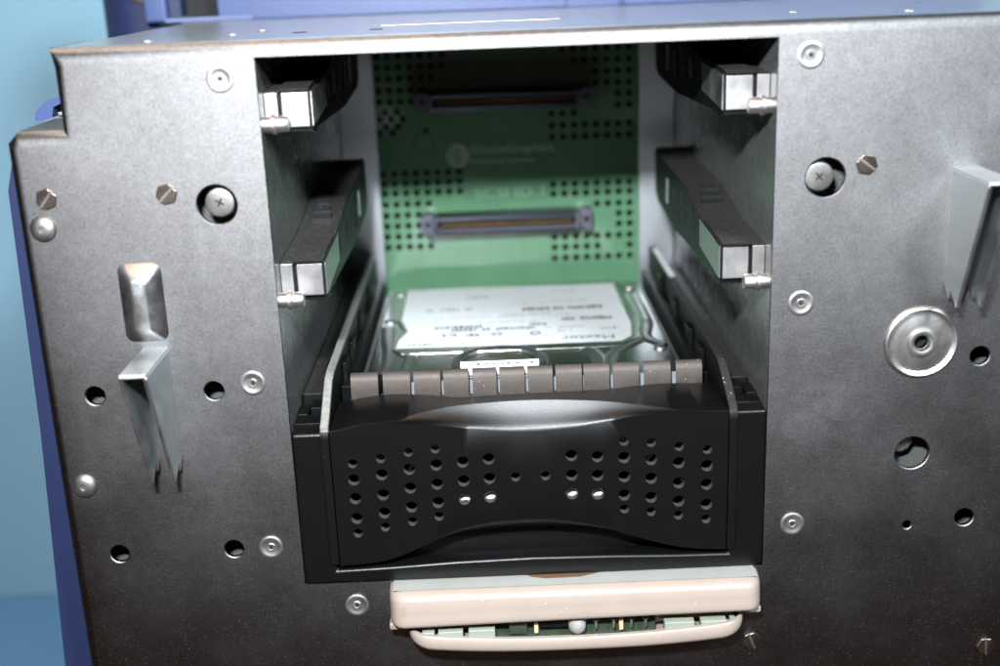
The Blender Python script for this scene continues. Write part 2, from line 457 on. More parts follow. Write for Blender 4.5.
# recessed cross head screws
def cross_screw():
    bm = lathe([(.0, -.03), (.30, -.03), (.36, -.015), (.385, .03), (.385, .4)], 'y', 36)
    return bm
sc_ = obj('cross_head_screw', cross_screw(), 'screw', ch, (-7.74, .10, -3.60), True)
bm = boxes((-.12, .12, -.034, .02, -.024, .024), (-.024, .024, -.035, .02, -.12, .12))
bmesh.ops.rotate(bm, verts=bm.verts, cent=(0, 0, 0), matrix=Matrix.Rotation(.5, 3, 'Y'))
obj('cross_recess', bm, 'dark', sc_, (-7.74, .10, -3.60))
copy_part(sc_, ch, (7.66, .10, -3.54), (0, .35, 0))
copy_part(sc_, ch, (10.34, .50, -11.1), (0, .8, 0))
# big stamped boss on the right
bm = lathe([(1.02, .01), (.99, -.05), (.93, -.085), (.87, -.06), (.82, -.02), (.74, -.02), (.70, -.035), (.46, -.035), (.40, -.05), (.36, -.12), (.30, -.14), (.24, -.12), (.20, -.05), (.20, .12)], 'y', 64)
bs = obj('stamped_boss', bm, 'rivet', ch, (10.57, 0, -8.10), True)
obj('boss_hole', lathe([(0, .3), (.25, .3)], 'y', 24), 'dark', bs, (10.57, 0, -8.10))
# raised rectangular pressing above the left hook
bm = bmesh.new()
def rrect(x0, x1, z0, z1, r, n=5):
    out = []
    for cx, cz, a0 in ((x1 - r, z1 - r, 0), (x0 + r, z1 - r, PI / 2), (x0 + r, z0 + r, PI), (x1 - r, z0 + r, 1.5 * PI)):
        for k in range(n + 1): a = a0 + PI / 2 * k / n; out.append((cx + r * math.cos(a), cz + r * math.sin(a)))
    return out
prev = None
for (x0, x1, z0, z1, r, y) in ((-10.57, -9.42, -7.22, -5.08, .24, .01), (-10.50, -9.49, -7.15, -5.15, .22, -.10), (-10.20, -9.74, -6.85, -5.45, .12, -.42), (-10.14, -9.80, -6.79, -5.51, .08, -.44)):
    pts = [(x, y, z) for x, z in rrect(x0, x1, z0, z1, r)]
    if prev is None: prev = [bm.verts.new(p) for p in pts]
    else: prev = skirt(bm, prev, pts)
bm.faces.new(prev)
obj('raised_pressing', bm, 'sheet', ch, smooth=True)
# folded hooks: inverted channel with pointed prongs
def hook_bm():
    bm = bmesh.new()
    side = [(0.02, 0), (-2.2, 0), (-2.24, -.05), (-.98, -3.2), (-.92, -3.44), (-.84, -3.44), (-.42, -3.10), (-.36, -3.34), (-.28, -3.34), (.02, -3.02)]
    t = .10
    for x in (-.30, .30): prism_x(side, x - t / 2, x + t / 2, bm)
    prism_x([(.02, 0.0), (-2.2, 0.0), (-2.27, -.04), (-2.27, .03), (-2.22, .07), (.02, .07)], -.335, .335, bm)
    return bm
hk = obj('hook_bracket', hook_bm(), 'hook', ch, (-9.83, 0, -7.46), bevel=.02)
copy_part(hk, ch, (11.42, 0, -3.48))

# pins that stop the drives, one at each rail
def pin_bm(s):
    return lathe([(.0, s * 5.84), (.18, s * 5.84), (.21, s * 5.88), (.21, s * 6.14), (.26, s * 6.16), (.26, s * 6.25), (.21, s * 6.27), (.20, s * 6.52)], 'x', 26)
for s in (-1, 1):
    for z in (-6.33, -1.70):
        obj('stop_pin', pin_bm(s), 'bright', ch, (0, .36, z), True)

# guide rails on the bay walls
RAIL = [(.88, -5.44), (.88, -6.40), (1.2, -6.46), (2.2, -6.50), (8.5, -6.66), (12.6, -6.46), (13.2, -6.2), (13.3, -4.75), (13.0, -4.55),
        (12.4, -4.56), (12.2, -4.72), (6.9, -4.86), (4.1, -5.28), (1.0, -5.42)]
def rail(s, dz):
    X = lambda a, b: tuple(sorted((s * a, s * b)))
    def B(a, b, *r): return (*X(a, b), *r)
    pts = [(y, z + dz) for y, z in RAIL]
    r = obj('guide_rail', prism_x(pts, *X(5.32, 6.49)), 'railblack', ch, (0, 0, 0), bevel=.025)
    obj('clip_face', boxes(B(5.36, 6.07, .80, .875, -6.36 + dz, -5.46 + dz)), 'bright', r, bevel=.09, seg=3)
    obj('wall_clip', boxes(B(6.16, 6.495, .80, .875, -6.36 + dz, -5.46 + dz)), 'bright', r, bevel=.02)
    q = [(y, z + dz) for y, z in ((.90, -5.46), (.90, -6.34), (3.85, -6.12), (3.95, -5.33))]
    obj('clip_side', prism_x(q, *X(5.285, 5.315)), 'sheet', r)
    obj('clip_cover', prism_x([(y, z + dz) for y, z in ((.70, -5.43), (.70, -5.37), (1.5, -5.31), (3.2, -5.25), (3.2, -5.40))], *X(5.34, 6.12)), 'railblack', r)
    obj('clip_foot', prism_x([(y, z + dz) for y, z in ((.72, -6.39), (.72, -6.45), (1.6, -6.56), (1.6, -6.46))], *X(5.30, 6.05)), 'black', r)
    for y0, y1, z0, z1 in ((5.5, 6.3, -5.95, -5.35), (7.0, 7.35, -6.15, -5.7), (7.3, 7.8, -5.6, -5.2), (8.6, 9.2, -6.2, -5.3), (4.3, 4.7, -6.0, -5.6)):
        obj('rail_slot', boxes(B(5.308, 5.34, y0, y1, z0 + dz, z1 + dz)), 'dark', r)
    obj('rail_window', boxes(B(5.304, 5.34, 10.2, 10.6, -6.1 + dz, -5.25 + dz)), 'strip', r)
    for k in range(3):
        z = (-5.05, -4.96, -4.86)[k] + dz
        obj('rail_rib', boxes(B(5.6 + .1 * k, 6.2, 5.1 + k * .7, 5.25 + k * .7, z - .12, z + .06)), 'railblack', r)
for s in (-1, 1):
    for dz in (0, 4.5): rail(s, dz)

# ================================================================== backplane circuit board
pb = thing('circuit_board', 'green circuit board with two long connectors and vent holes behind the drive bay', 'circuit board', (0, 16.5, -14))
holes = []
PX = .4150; ZL = .437
def row(xs, z): holes.extend((x, z) for x in xs)
LX = [-4.95 + PX * k for k in range(8)]
RX = [1.73 + .433 * k for k in range(8)]
row(LX[:7], -1.20); row(LX[:7], -1.62); row(LX[:7], -.77); row(LX[:6], -2.05); row(LX[:5], -2.50); row(LX[:4], -2.93)
row([-4.75, -4.28], -3.32); row([-4.95, -4.52, -4.08], -3.60); row([-4.75, -4.28], -3.88)
row([-5.0, -4.50, -3.20], -4.12)
for z in (-5.74, -6.13, -6.52): row([-4.97 + .428 * k for k in range(8)], z)
for z, n in ((-6.97, 5), (-7.41, 4), (-7.84, 4), (-8.27, 5), (-8.70, 5)): row([-4.95 + .428 * k for k in range(n)], z)
row(RX[1:], -.75); row(RX[1:], -1.17); row(RX[2:], -1.62); row(RX[4:], -2.06); row(RX[4:], -2.50); row(RX[6:], -2.93); row(RX[6:], -3.36)
row(RX[:3], -3.62); row(RX, -4.08); row(RX, -4.53)
row(RX, -6.40); row(RX, -6.78); row(RX[4:], -7.24); row(RX[6:], -7.66); row(RX[6:], -8.08); row(RX, -8.54); row([x for i, x in enumerate(RX) if i not in (5, 6)], -8.96); row(RX, -9.40)
bm = bmesh.new()
lps = flat_fill(bm, [[(-6.45, -14), (6.45, -14), (6.45, -.05), (-6.45, -.05)]] + [circle(x, z, .135, 10) for x, z in holes], 16.5)
for lp in lps:
    skirt(bm, lp, [(v.co.x, 16.66, v.co.z) for v in lp])
obj('board', bm, 'pcb', pb)
def connector(cx, cz):
    bm = bmesh.new()
    w = 2.72
    # shroud: upper and lower lips round a slot
    box(bm, cx - w, cx + w, 15.35, 16.49, cz + .15, cz + .32)
    box(bm, cx - w, cx + w, 15.35, 16.49, cz - .34, cz - .17)
    box(bm, cx - w - .12, cx - w, 15.35, 16.49, cz - .34, cz + .32)
    box(bm, cx + w, cx + w + .12, 15.35, 16.49, cz - .34, cz + .32)
    c = obj('connector', bm, 'conn', pb, bevel=.03)
    obj('slot_floor', boxes((cx - w, cx + w, 16.0, 16.48, cz - .168, cz + .148)), 'dark', c)
    obj('contact_row', boxes((cx - w + .15, cx + w - .15, 15.55, 16.0, cz - .05, cz - .015)), 'gold', c)
    for s in (-1, 1):
        x = cx + s * (w + .40)
        bm = prism_y([(x - .26, cz - .20), (x - .05, cz - .38), (x + .16, cz - .52), (x + .25, cz - .50), (x + .25, cz + .38), (x - .1, cz + .38), (x - .26, cz + .26)], 15.55, 16.49)
        e = obj('connector_ear', bm, 'conn', c, bevel=.04)
        obj('ear_screw', lathe([(0, 15.50), (.10, 15.50), (.12, 15.56)], 'y', 16), 'dark', e, (x + .02, 0, cz + .02))
connector(-.14, -2.92); connector(-.18, -7.66)
RT = (PI / 2, 0, 0)
text_obj('lettering', 'SCSI ID 3', 2.75, .40, 'silk', pb, (-1.31, 16.492, -1.93), RT)
text_obj('lettering', 'SCSI ID 1', 2.75, .40, 'silkfaint', pb, (-1.40, 16.492, -6.83), RT)
text_obj('lettering', 'SiliconGraphics', 3.24, .42, 'silk', pb, (-1.47, 16.492, -5.16), RT)
text_obj('lettering', 'Computer Systems', 2.50, .26, 'silk', pb, (-1.50, 16.492, -5.52), RT)
lg = bmesh.new()
for k in range(5):
    z = -.34 + k * .17; h = math.sqrt(max(0, .42 ** 2 - z * z))
    box(lg, -h, -.02, 16.488, 16.494, z - .05, z + .055); box(lg, .03, h, 16.488, 16.494, z - .06, z + .045)
lathe([(.40, 16.489), (.45, 16.489), (.45, 16.495), (.40, 16.495), (.40, 16.489)], 'y', 36, lg)
obj('logo', lg, 'silk', pb, (-2.0, 0, -5.12))
obj('silkscreen_ring', lathe([(.36, 16.490), (.43, 16.490), (.43, 16.495), (.36, 16.495), (.36, 16.490)], 'y', 36), 'silkdark', pb, (-3.33, 0, -4.55))

# ================================================================== drive carrier
dc = thing('drive_carrier', 'black plastic drive carrier with a bow shaped perforated grille filling the bay', 'drive carrier', (0, 0, -14.5))
# fixed front frame
bm = bmesh.new()
arch = [(-5.52, -14.12), (-4.0, -14.08), (-2.2, -14.0), (0, -13.96), (2.2, -14.0), (4.0, -14.06), (5.50, -14.08)]
fo = [(-6.46, -14.53), (-2.5, -14.53), (2.5, -14.53), (6.47, -14.50), (6.47, -9.80), (5.56, -9.80)] + list(reversed(arch)) + [(-5.56, -9.98), (-6.46, -9.98)]
prism_y(fo, -.14, .5, bm)
obj('front_frame', bm, 'blackgloss', dc, bevel=.10, seg=3)
obj('frame_recess', boxes((-5.5, 5.5, .62, .72, -14.5, -12.4)), 'black', dc)
for s in (-1, 1):
    X = lambda a, b: sorted((s * a, s * b))
    dzr = .12 if s > 0 else 0
    bm = boxes((*X(5.74, 6.46), .52, 1.25, -12, -9.92 + dzr), (*X(5.74, 6.10), 1.28, 1.95, -12, -9.75 + dzr), (*X(6.16, 6.46), 1.1, 1.9, -12, -9.86 + dzr))
    obj('corner_block', bm, 'black', dc, bevel=.03)
    # outer channel the carrier slides in
    obj('slide_channel', boxes((*X(5.80, 6.42), 2.1, 15.8, -12, -9.62)), 'blackdusty', dc, bevel=.04)
# front grille
grid = [(4.84, (-10.87, -11.35, -11.91, -12.51, -12.96)), (4.07, (-10.75, -11.23, -11.83, -12.38, -12.81)), (3.31, (-10.60, -11.10, -11.66, -12.23, -12.67)),
        (2.57, (-10.53, -11.01, -11.58, -12.13, -12.55)), (1.84, (-10.95, -11.51, -12.07)), (1.13, (-10.89, -11.47, -12.03)), (.41, (-11.46,))]
gh = []
for x, zs in grid:
    for i, z in enumerate(zs):
        r = .130 if len(zs) == 5 and i in (0, 4) else (.163 if len(zs) > 1 else .130)
        gh += [(-x, z, r), (x, z, r)]
import bisect
def lerp(tab, x):
    xs = [t[0] for t in tab]; i = min(max(bisect.bisect(xs, x), 1), len(tab) - 1)
    a, b = tab[i - 1], tab[i]; t = (x - a[0]) / (b[0] - a[0]); t = min(1, max(0, t))
    # smooth (Catmull-Rom)
    p0 = tab[max(0, i - 2)][1]; p3 = tab[min(len(tab) - 1, i + 1)][1]; p1, p2 = a[1], b[1]
    return .5 * (2 * p1 + (p2 - p0) * t + (2 * p0 - 5 * p1 + 4 * p2 - p3) * t * t + (3 * p1 - p0 - 3 * p2 + p3) * t ** 3)
Lt = [(-5.40, -9.93), (-4.83, -9.82), (-4.20, -9.74), (-3.48, -9.74), (-2.40, -9.85), (-1.46, -10.00), (-.52, -10.12), (.43, -10.13), (1.38, -10.05), (2.19, -9.91), (3.0, -9.78), (4.08, -9.73), (5.40, -9.78)]
Ut = [(-5.40, -.12), (-4.18, .08), (-3.66, .41), (-3.0, .92), (-2.17, 1.30), (-.76, 1.48), (.66, 1.42), (2.05, 1.10), (3.11, .64), (3.88, .25), (4.6, -.08), (5.40, -.12)]
Bt = [(-5.40, -13.95), (-4.7, -13.93), (-4.07, -13.83), (-3.04, -13.47), (-2.02, -13.22), (-1.02, -13.14), (.21, -13.12), (2.10, -13.25), (3.16, -13.52), (4.17, -13.81), (4.8, -13.90), (5.40, -13.92)]
Ft = [(-5.40, -13.94), (-4.07, -13.82), (-3.04, -13.43), (-2.01, -12.94), (-1.0, -12.69), (.2, -12.65), (.9, -12.78), (1.9, -13.06), (3.16, -13.50), (4.17, -13.79), (5.40, -13.91)]
NX = 60
xs = [-5.40 + 10.80 * k / NX for k in range(NX + 1)]
yf = -.22
topz = lambda x: -9.86 + .0135 * x
up = [(x, lerp(Lt, x)) for x in xs]; lo = [(x, lerp(Ft, x)) for x in xs]
bm = bmesh.new()
ol = up + list(reversed(lo))
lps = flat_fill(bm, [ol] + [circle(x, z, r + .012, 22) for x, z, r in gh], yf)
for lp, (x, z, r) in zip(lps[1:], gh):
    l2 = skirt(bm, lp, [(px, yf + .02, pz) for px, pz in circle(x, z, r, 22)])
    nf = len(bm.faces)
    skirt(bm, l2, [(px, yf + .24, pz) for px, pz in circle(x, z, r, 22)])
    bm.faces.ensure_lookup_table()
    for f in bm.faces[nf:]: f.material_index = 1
upv = lps[0][:NX + 1]; lov = list(reversed(lps[0][NX + 1:]))
# scoop: concave sheet from the lower arc up to the flat top
prev = upv
NS = 8
for k in range(1, NS + 1):
    t = k / NS
    cur = []
    for i, x in enumerate(xs):
        yl, zl = yf, up[i][1]; yu0 = max(lerp(Ut, x), yf + .05); yu = yf + (yu0 - yf) * .28; zu = topz(x) + (yu0 - yu) * .374
        zu = max(zu, zl + .015)
        dish = .07 * math.sin(PI * t) * min(1, (yu - yf) / .4)
        cur.append(bm.verts.new((x, yl + (yu - yl) * t, zl + (zu - zl) * (t ** .8) - dish)))
    for i in range(NX): bm.faces.new((prev[i], prev[i + 1], cur[i + 1], cur[i]))
    prev = cur
cur = [bm.verts.new((x, 2.02, max(topz(x), up[i][1] + .015))) for i, x in enumerate(xs)]
for i in range(NX): bm.faces.new((prev[i], prev[i + 1], cur[i + 1], cur[i]))
prev = cur
cur = [bm.verts.new((x, 2.02, -10.6)) for x in xs]
for i in range(NX): bm.faces.new((prev[i], prev[i + 1], cur[i + 1], cur[i]))
# lower lens and the underside
prev = lov
for k in range(1, 5):
    t = k / 4; cur = []
    for i, x in enumerate(xs):
        zb = min(lerp(Bt, x), lo[i][1] - .01)
        cur.append(bm.verts.new((x, yf + .30 * t * t + .03 * t, lo[i][1] + (zb - lo[i][1]) * t)))
    for i in range(NX): bm.faces.new((prev[i], prev[i + 1], cur[i + 1], cur[i]))
    prev = cur
cur = [bm.verts.new((v.co.x, .60, v.co.z + .04)) for v in prev]
for i in range(NX): bm.faces.new((prev[i], prev[i + 1], cur[i + 1], cur[i]))
# ends
for i in (0, NX):
    x = xs[i]
    vs = [(x, yf, up[i][1]), (x, -.12, max(topz(x), up[i][1] + .015)), (x, 2.02, max(topz(x), up[i][1] + .015)), (x, 2.02, -10.6), (x, .6, -13.85), (x, yf, lo[i][1])]
    bm.faces.new([bm.verts.new(v) for v in vs])
gr = obj('perforated_grille', bm, 'blackgloss', dc, smooth=True); gr.data.materials.append(M['holelit'])
# what is dimly seen through the holes
obj('pale_board_edge', boxes((-2.15, -.85, .07, .11, -12.215, -11.9)), 'whitecard', dc)
obj('pale_board_edge', boxes((.85, 2.15, .07, .11, -12.235, -11.9)), 'paper', dc)
obj('interior_floor', boxes((-5.3, 5.3, 1.8, 15, -14.3, -14.2)), 'dark', dc)
for x in (-4.7, -3.4, 3.35, 4.75):
    b2 = box(bmesh.new(), -.05, .05, .9, 1.05, -.8, .8)
    bmesh.ops.rotate(b2, verts=b2.verts, cent=(0, 0, 0), matrix=Matrix.Rotation(.55, 3, 'Y'))
    obj('inner_brace', b2, 'screw', dc, (x, 0, -11.6))
# side walls of the carrier
SW = [(-.24, -13.9), (-.24, -10.10), (-.21, -9.92), (-.10, -9.78), (.25, -9.62), (1.35, -8.98), (1.9, -8.86), (15.6, -8.82), (15.9, -9.0), (15.9, -13.9)]
for s in (-1, 1):
    X = lambda a, b: sorted((s * a, s * b))
    SWs = SW if s < 0 else [(y, z + (.12 if y < 1 and z > -13 else 0)) for y, z in SW]
    w = obj('side_wall', prism_x([(y, z - .05 if z > -13 else z) for y, z in SWs], *X(5.43, 5.66)), 'black', dc, bevel=.03)
    cap = [(y, z) for y, z in SWs if z > -10.05]
    cap = cap + [(y + (.04 if y < 0 else -.02 if y > 15 else 0), z - .10) for y, z in reversed(cap)]
    obj('top_edge', prism_x(cap, *X(5.42, 5.67)), 'greybar' if s < 0 else 'blackdusty', w, bevel=.04)
    obj('inner_lip', boxes((*X(5.10, 5.42), 2.9, 15.4, -12.5, -9.72)), 'black', w, bevel=.03)
    for y in (2.6, 4.6, 7.6, 11):
        obj('latch_tooth', boxes((*X(5.67, 5.80), y, y + 1.0, -10.2, -9.06)), 'black', w, bevel=.03)
        obj('latch_tooth', boxes((*X(5.28, 5.425), y + .9, y + 1.7, -10.2, -9.18)), 'black', w, bevel=.03)
# pale paper tag on the right wall
sw = [o for o in bpy.data.objects if o.name.startswith('side_wall')][-1]
obj('paper_tag', boxes((5.44, 5.66, 10.6, 14.9, -8.81, -8.795)), 'paper', sw)
# spring finger comb behind the grille
cb = obj('shielding_comb', boxes((-5.06, 5.14, 2.10, 2.22, -10.3, -9.86)), 'finger', dc)
FX = [(352, 377), (384, 409), (414.6, 439), (444, 467), (473, 495), (500, 523), (528, 551), (556, 580), (584, 607.5), (613, 637), (644, 668.5), (676, 700)]
for a, b in FX:
    k = 10.20 / 353.0
    x0 = -5.02 + (a - 351) * k - .03; x1 = -5.02 + (b - 351) * k + .03
    zt = -9.87
    prof = [(2.08, zt - .3), (2.05, zt), (2.06, zt + .25), (2.10, zt + .55), (2.17, zt + .70), (2.27, zt + .76), (2.34, zt + .75), (2.34, zt + .70), (2.28, zt + .70), (2.21, zt + .65), (2.14, zt + .5), (2.11, zt + .25), (2.11, zt - .3)]
    obj('spring_finger', prism_x(prof, x0, x1), 'finger', cb, smooth=True)
obj('pale_backing', boxes((-4.0, 4.45, 2.42, 2.50, -10.1, -9.52)), 'pale', dc)

# ================================================================== hard drive
hd = thing('hard_drive', 'silver hard disk drive with a white specification label lying in the black carrier', 'hard drive', (0, 8.5, -12.5))
zt = -10.0
obj('casting', boxes((-5.06, 5.06, 2.6, 14.9, -12.5, zt - .25)), 'sheet', hd, bevel=.05)
lid = bmesh.new()
lidp = [(-4.85, 2.75), (4.85, 2.75), (4.85, 14.85), (-4.85, 14.85)]
prism_z(lidp, zt - .26, zt - .06, lid)
obj('top_cover', lid, 'drive', hd, bevel=.06, seg=3)
obj('cover_step', prism_z([(-4.25, 7.05), (-3.9, 6.6), (-3.2, 6.55), (3.0, 6.55), (3.5, 6.8), (4.05, 7.4), (4.05, 14.75), (-4.25, 14.75), (-4.3, 10.6), (-3.95, 9.2), (-4.25, 8.2)], zt - .05, zt + .02), 'drive', hd, bevel=.05, seg=3)
lab = obj('specification_label', prism_z([(-4.12, 14.4), (3.85, 14.37), (3.86, 11.9), (3.88, 9.0), (3.72, 7.55), (3.35, 7.07), (-.67, 7.06), (-4.10, 7.19), (-4.06, 8.0), (-3.80, 9.0), (-4.11, 10.4)], zt + .021, zt + .03), 'paper', hd)
def txtrow(y, x0, x1, h, mat, gap=.06, dens=.85):
    bm = bmesh.new(); x = x0
    while x < x1:
        w = random.uniform(.04, .16)
        if random.random() < dens: box(bm, x, min(x + w, x1), y, y + h * random.uniform(.7, 1), zt + .029, zt + .034)
        x += w + random.uniform(.02, gap)
    return bm
for y, x0, x1, h, mt in ((12.9, -1.9, -1.0, .35, 'faintink'), (11.3, -3.3, -1.6, .42, 'faintink'), (11.0, .2, 3.1, .42, 'ink'), (10.3, -2.8, 2.0, .12, 'faintink'),
                         (9.6, 1.3, 3.3, .36, 'ink'), (9.1, -2.9, -1.1, .34, 'ink'), (8.75, -2.4, .6, .34, 'ink'), (8.2, -2.6, -2.1, .40, 'ink'), (8.15, -1.8, -1.3, .3, 'ink'),
                         (8.35, 2.8, 3.4, .3, 'faintink'), (8.3, 1.3, 2.0, .2, 'faintink'), (7.35, -3.9, -2.9, .16, 'ink'), (7.4, -2.1, .9, .14, 'faintink'), (12.2, 1.2, 3.0, .12, 'faintink'), (10.0, -3.6, -2.6, .12, 'faintink'), (11.9, .3, 2.6, .14, 'faintink'), (10.55, -.5, 1.2, .16, 'faintink'), (9.15, .4, 1.0, .3, 'ink'), (8.75, .9, 2.2, .16, 'faintink'), (9.95, 1.6, 3.0, .14, 'faintink'), (7.9, -.2, 1.1, .14, 'faintink'), (13.4, 1.4, 2.6, .16, 'faintink'), (9.6, -1.4, .7, .14, 'faintink'), (7.75, -3.3, -2.4, .14, 'faintink')):
    obj('printed_line', txtrow(y, x0, x1, h, mt), mt, lab)
for x, y in ((-.75, 8.3), (.55, 8.25)):
    obj('printed_mark', lathe([(.11, zt + .029), (.19, zt + .029), (.19, zt + .034), (.11, zt + .034), (.11, zt + .029)], 'z', 20), 'ink', lab, (x, y, 0))
text_obj('lettering', 'Maxtor', 1.75, .42, 'ink', lab, (3.15, 7.75, zt + .032), (0, 0, PI))
# spindle ring and pressed channels of the cover
obj('spindle_ring', lathe([(1.22, zt - .07), (1.24, zt + .02), (1.32, zt + .05), (1.44, zt + .05), (1.52, zt + .02), (1.54, zt - .07)], 'z', 56), 'ring', hd, (-.70, 5.55, 0), True)
obj('spindle_cap', lathe([(0, zt - .03), (.8, zt - .03), (.95, zt - .05), (1.1, zt - .065)], 'z', 48), 'drive', hd, (-.70, 5.55, 0), True)
def ridge(pts, w, h):
    sm = []
    for i in range(len(pts) - 1):
        p = [Vector(pts[min(max(i + k, 0), len(pts) - 1)]) for k in (-1, 0, 1, 2)]
        for q in range(6):
            t = q / 6
            sm.append(.5 * (2 * p[1] + (p[2] - p[0]) * t + (2 * p[0] - 5 * p[1] + 4 * p[2] - p[3]) * t * t + (3 * p[1] - p[0] - 3 * p[2] + p[3]) * t ** 3))
    pts = sm + [Vector(pts[-1])]
    bm = bmesh.new(); n = len(pts); prev = None
    for i, p in enumerate(pts):
        a = Vector(pts[max(0, i - 1)]); b = Vector(pts[min(n - 1, i + 1)]); d = (b - a).normalized(); nn = Vector((-d.y, d.x))
        ring = [bm.verts.new((p[0] + nn.x * w * u, p[1] + nn.y * w * u, zt - .065 + h * v)) for u, v in ((-1, 0), (-.6, .7), (0, 1), (.6, .7), (1, 0))]
        if prev:
            for k in range(4): bm.faces.new((prev[k], prev[k + 1], ring[k + 1], ring[k]))
        prev = ring
    return bm
for pts in ([(2.0, 6.9), (2.3, 6.3), (2.45, 5.4), (2.3, 4.3), (1.9, 3.4)], [(4.0, 7.3), (3.4, 6.6), (2.9, 5.8), (2.65, 4.6), (2.5, 3.4)], [(-3.9, 6.9), (-3.55, 6.2), (-3.6, 5.0), (-3.3, 3.4)],
            [(-4.55, 9.8), (-4.45, 8.2), (-4.3, 7.0), (-4.25, 5.6), (-4.4, 4.6)], [(4.4, 13), (4.45, 9.5), (4.2, 7.6), (4.7, 6.6)]):
    obj('pressed_ridge', ridge(pts, .26, .07), 'ring', hd, smooth=True)
for x, y in ((-4.55, 10.5), (4.5, 6.4), (-4.6, 4.4), (4.4, 13.9), (-4.4, 14.2), (4.5, 9.3)):
    obj('cover_screw', lathe([(0, zt + .02), (.12, zt + .02), (.2, zt - .01), (.21, zt - .06)], 'z', 20), 'bright', hd, (x, y, 0), True)
obj('corner_bumper', prism_z([(-5.0, 4.3), (-4.55, 4.45), (-4.1, 4.3), (-4.1, 2.6), (-5.0, 2.6)], zt - .05, zt + .10), 'black', hd, bevel=.03)
# sticker at the drive's front
st = obj('front_sticker', boxes((-1.86, .42, 2.52, 2.55, -9.48, -8.99)), 'paper', hd)
bm = bmesh.new()
for k in range(9):
    x = -1.6 + k * .22 + random.uniform(-.03, .03)
    if random.random() < .8: box(bm, x, x + random.uniform(.05, .13), 2.510, 2.522, -9.10, -9.05 + random.uniform(-.02, .02))
obj('printed_line', bm, 'ink', st)
obj('printed_line', boxes((-1.86, .42, 2.512, 2.522, -9.46, -9.40)), 'ink', st)

# ================================================================== cream drawer under the bay
cd = thing('plastic_drawer', 'cream plastic drawer front under the bay showing a small circuit board in its gap', 'drawer', (1.13, 0, -16.5))
# upper cover, bulging towards the viewer
XC, HW = 1.13, 5.20
bm = bmesh.new(); N = 40
sec = []
for k in range(N + 1):
    t = -1 + 2 * k / N; x = XC + HW * math.sin(t * PI / 2)
    end = max(0., (abs(x - XC) - HW + .42) / .42); e = math.sqrt(max(0, 1 - end * end))
    yfr = -.12 - .80 * (.35 + .65 * e)
    zl = -15.51 + .012 * (x - XC) - .02 * ((x - XC) / HW) ** 2 + (1 - e) * .06
    zt_ = -14.58 - (1 - e) * .12
    nd = 0
    prof = [(-.004, zt_), (yfr + .34, zt_ - .01), (yfr + .14, zt_ - .06), (yfr + .04, zt_ - .13), (yfr, zt_ - .22), (yfr - .03, zl + .45), (yfr - .05, zl + .25), (yfr - .08, zl + .12), (yfr - .06, zl + .04), (yfr - .01, zl), (-.004, zl)]
    sec.append([bm.verts.new((x, y, z)) for y, z in prof])
for a, b in zip(sec, sec[1:]):
    for i in range(len(a) - 1): bm.faces.new((a[i], a[i + 1], b[i + 1], b[i]))
bm.faces.new(sec[0]); bm.faces.new(list(reversed(sec[-1])))
obj('upper_cover', bm, 'cream', cd, smooth=True)
obj('top_tint_sheet', boxes((-3.95, 6.22, -.62, -.004, -14.574, -14.56)), 'greywhite', cd)  # added sheet: bluish light on the cover's top put into its colour
obj('thumb_notch', prism_z([(-.25, -.004), (-.05, -.16), (.3, -.28), (1.3, -.26), (1.75, -.10), (1.95, -.004)], -14.57, -14.553), 'wood', cd)
obj('side_ear', boxes((-4.12, -3.4, -.62, -.01, -15.82, -15.60)), 'cream', cd, bevel=.06)
obj('side_ear', boxes((5.7, 6.36, -.62, -.01, -15.74, -15.52)), 'cream', cd, bevel=.06)
# lower lip
bm = bmesh.new(); sec = []
for k in range(N + 1):
    t = -1 + 2 * k / N; x = 1.14 + 4.72 * math.sin(t * PI / 2)
    u = abs(x - 1.14) / 4.72
    e = math.sqrt(max(0, 1 - max(0., (u - .86) / .14) ** 2))
    ztop = -16.06 + .30 * u ** 2.2 + .02 * (x - 1.14) / 4.7
    zbot = -16.50 + .26 * u ** 2.5 + (1 - e) * .22
    y1 = -.20 - .80 * (.3 + .7 * e)
    prof = [(-.004, zbot + .12), (y1 + .35, zbot + .03), (y1 + .12, zbot), (y1 + .02, zbot + .06), (y1 - .02, zbot + .16), (y1, ztop - .05), (y1 + .04, ztop), (y1 + .16, ztop), (y1 + .17, zbot + .15), (-.004, zbot + .16)]
    sec.append([bm.verts.new((x, y, z)) for y, z in prof])
for a, b in zip(sec, sec[1:]):
    for i in range(len(a) - 1): bm.faces.new((a[i], a[i + 1], b[i + 1], b[i]))
bm.faces.new(sec[0]); bm.faces.new(list(reversed(sec[-1])))
obj('lower_lip', bm, 'cream', cd, smooth=True)
obj('card_strip', boxes((-3.3, -1.3, -.42, -.34, -15.95, -15.60)), 'tan', cd)
obj('card_strip', boxes((3.5, 5.6, -.42, -.34, -15.90, -15.55)), 'tan', cd)
for x0, x1 in ((-2.75, -2.05), (-1.9, -1.15), (3.6, 4.45), (4.62, 5.35), (-3.2, -2.85), (5.45, 5.62)):
    obj('pale_tab', boxes((x0, x1, -.85, -.55, -16.1, -15.80 + random.uniform(-.02, .02))), 'creamwhite', cd, bevel=.03)
bd = obj('inner_board', boxes((-1.25, 3.4, -.40, -.34, -16.3, -15.58)), 'pcb2', cd)
for x in (1.95, 2.45, 2.95, 3.35):
    obj('solder_pin', lathe([(0, -.30), (.035, -.30), (.04, -.05), (.10, -.02), (.11, .0)], 'z', 14), 'bright', bd, (x - .25, -.60, -15.72), True)
for x, w in ((-.75, .5), (-.05, .12), (2.35, .12)):
    obj('component', boxes((x, x + w, -.62, -.41, -16.1, -15.64)), 'tan' if w < .2 else 'pcb2', bd, bevel=.02)
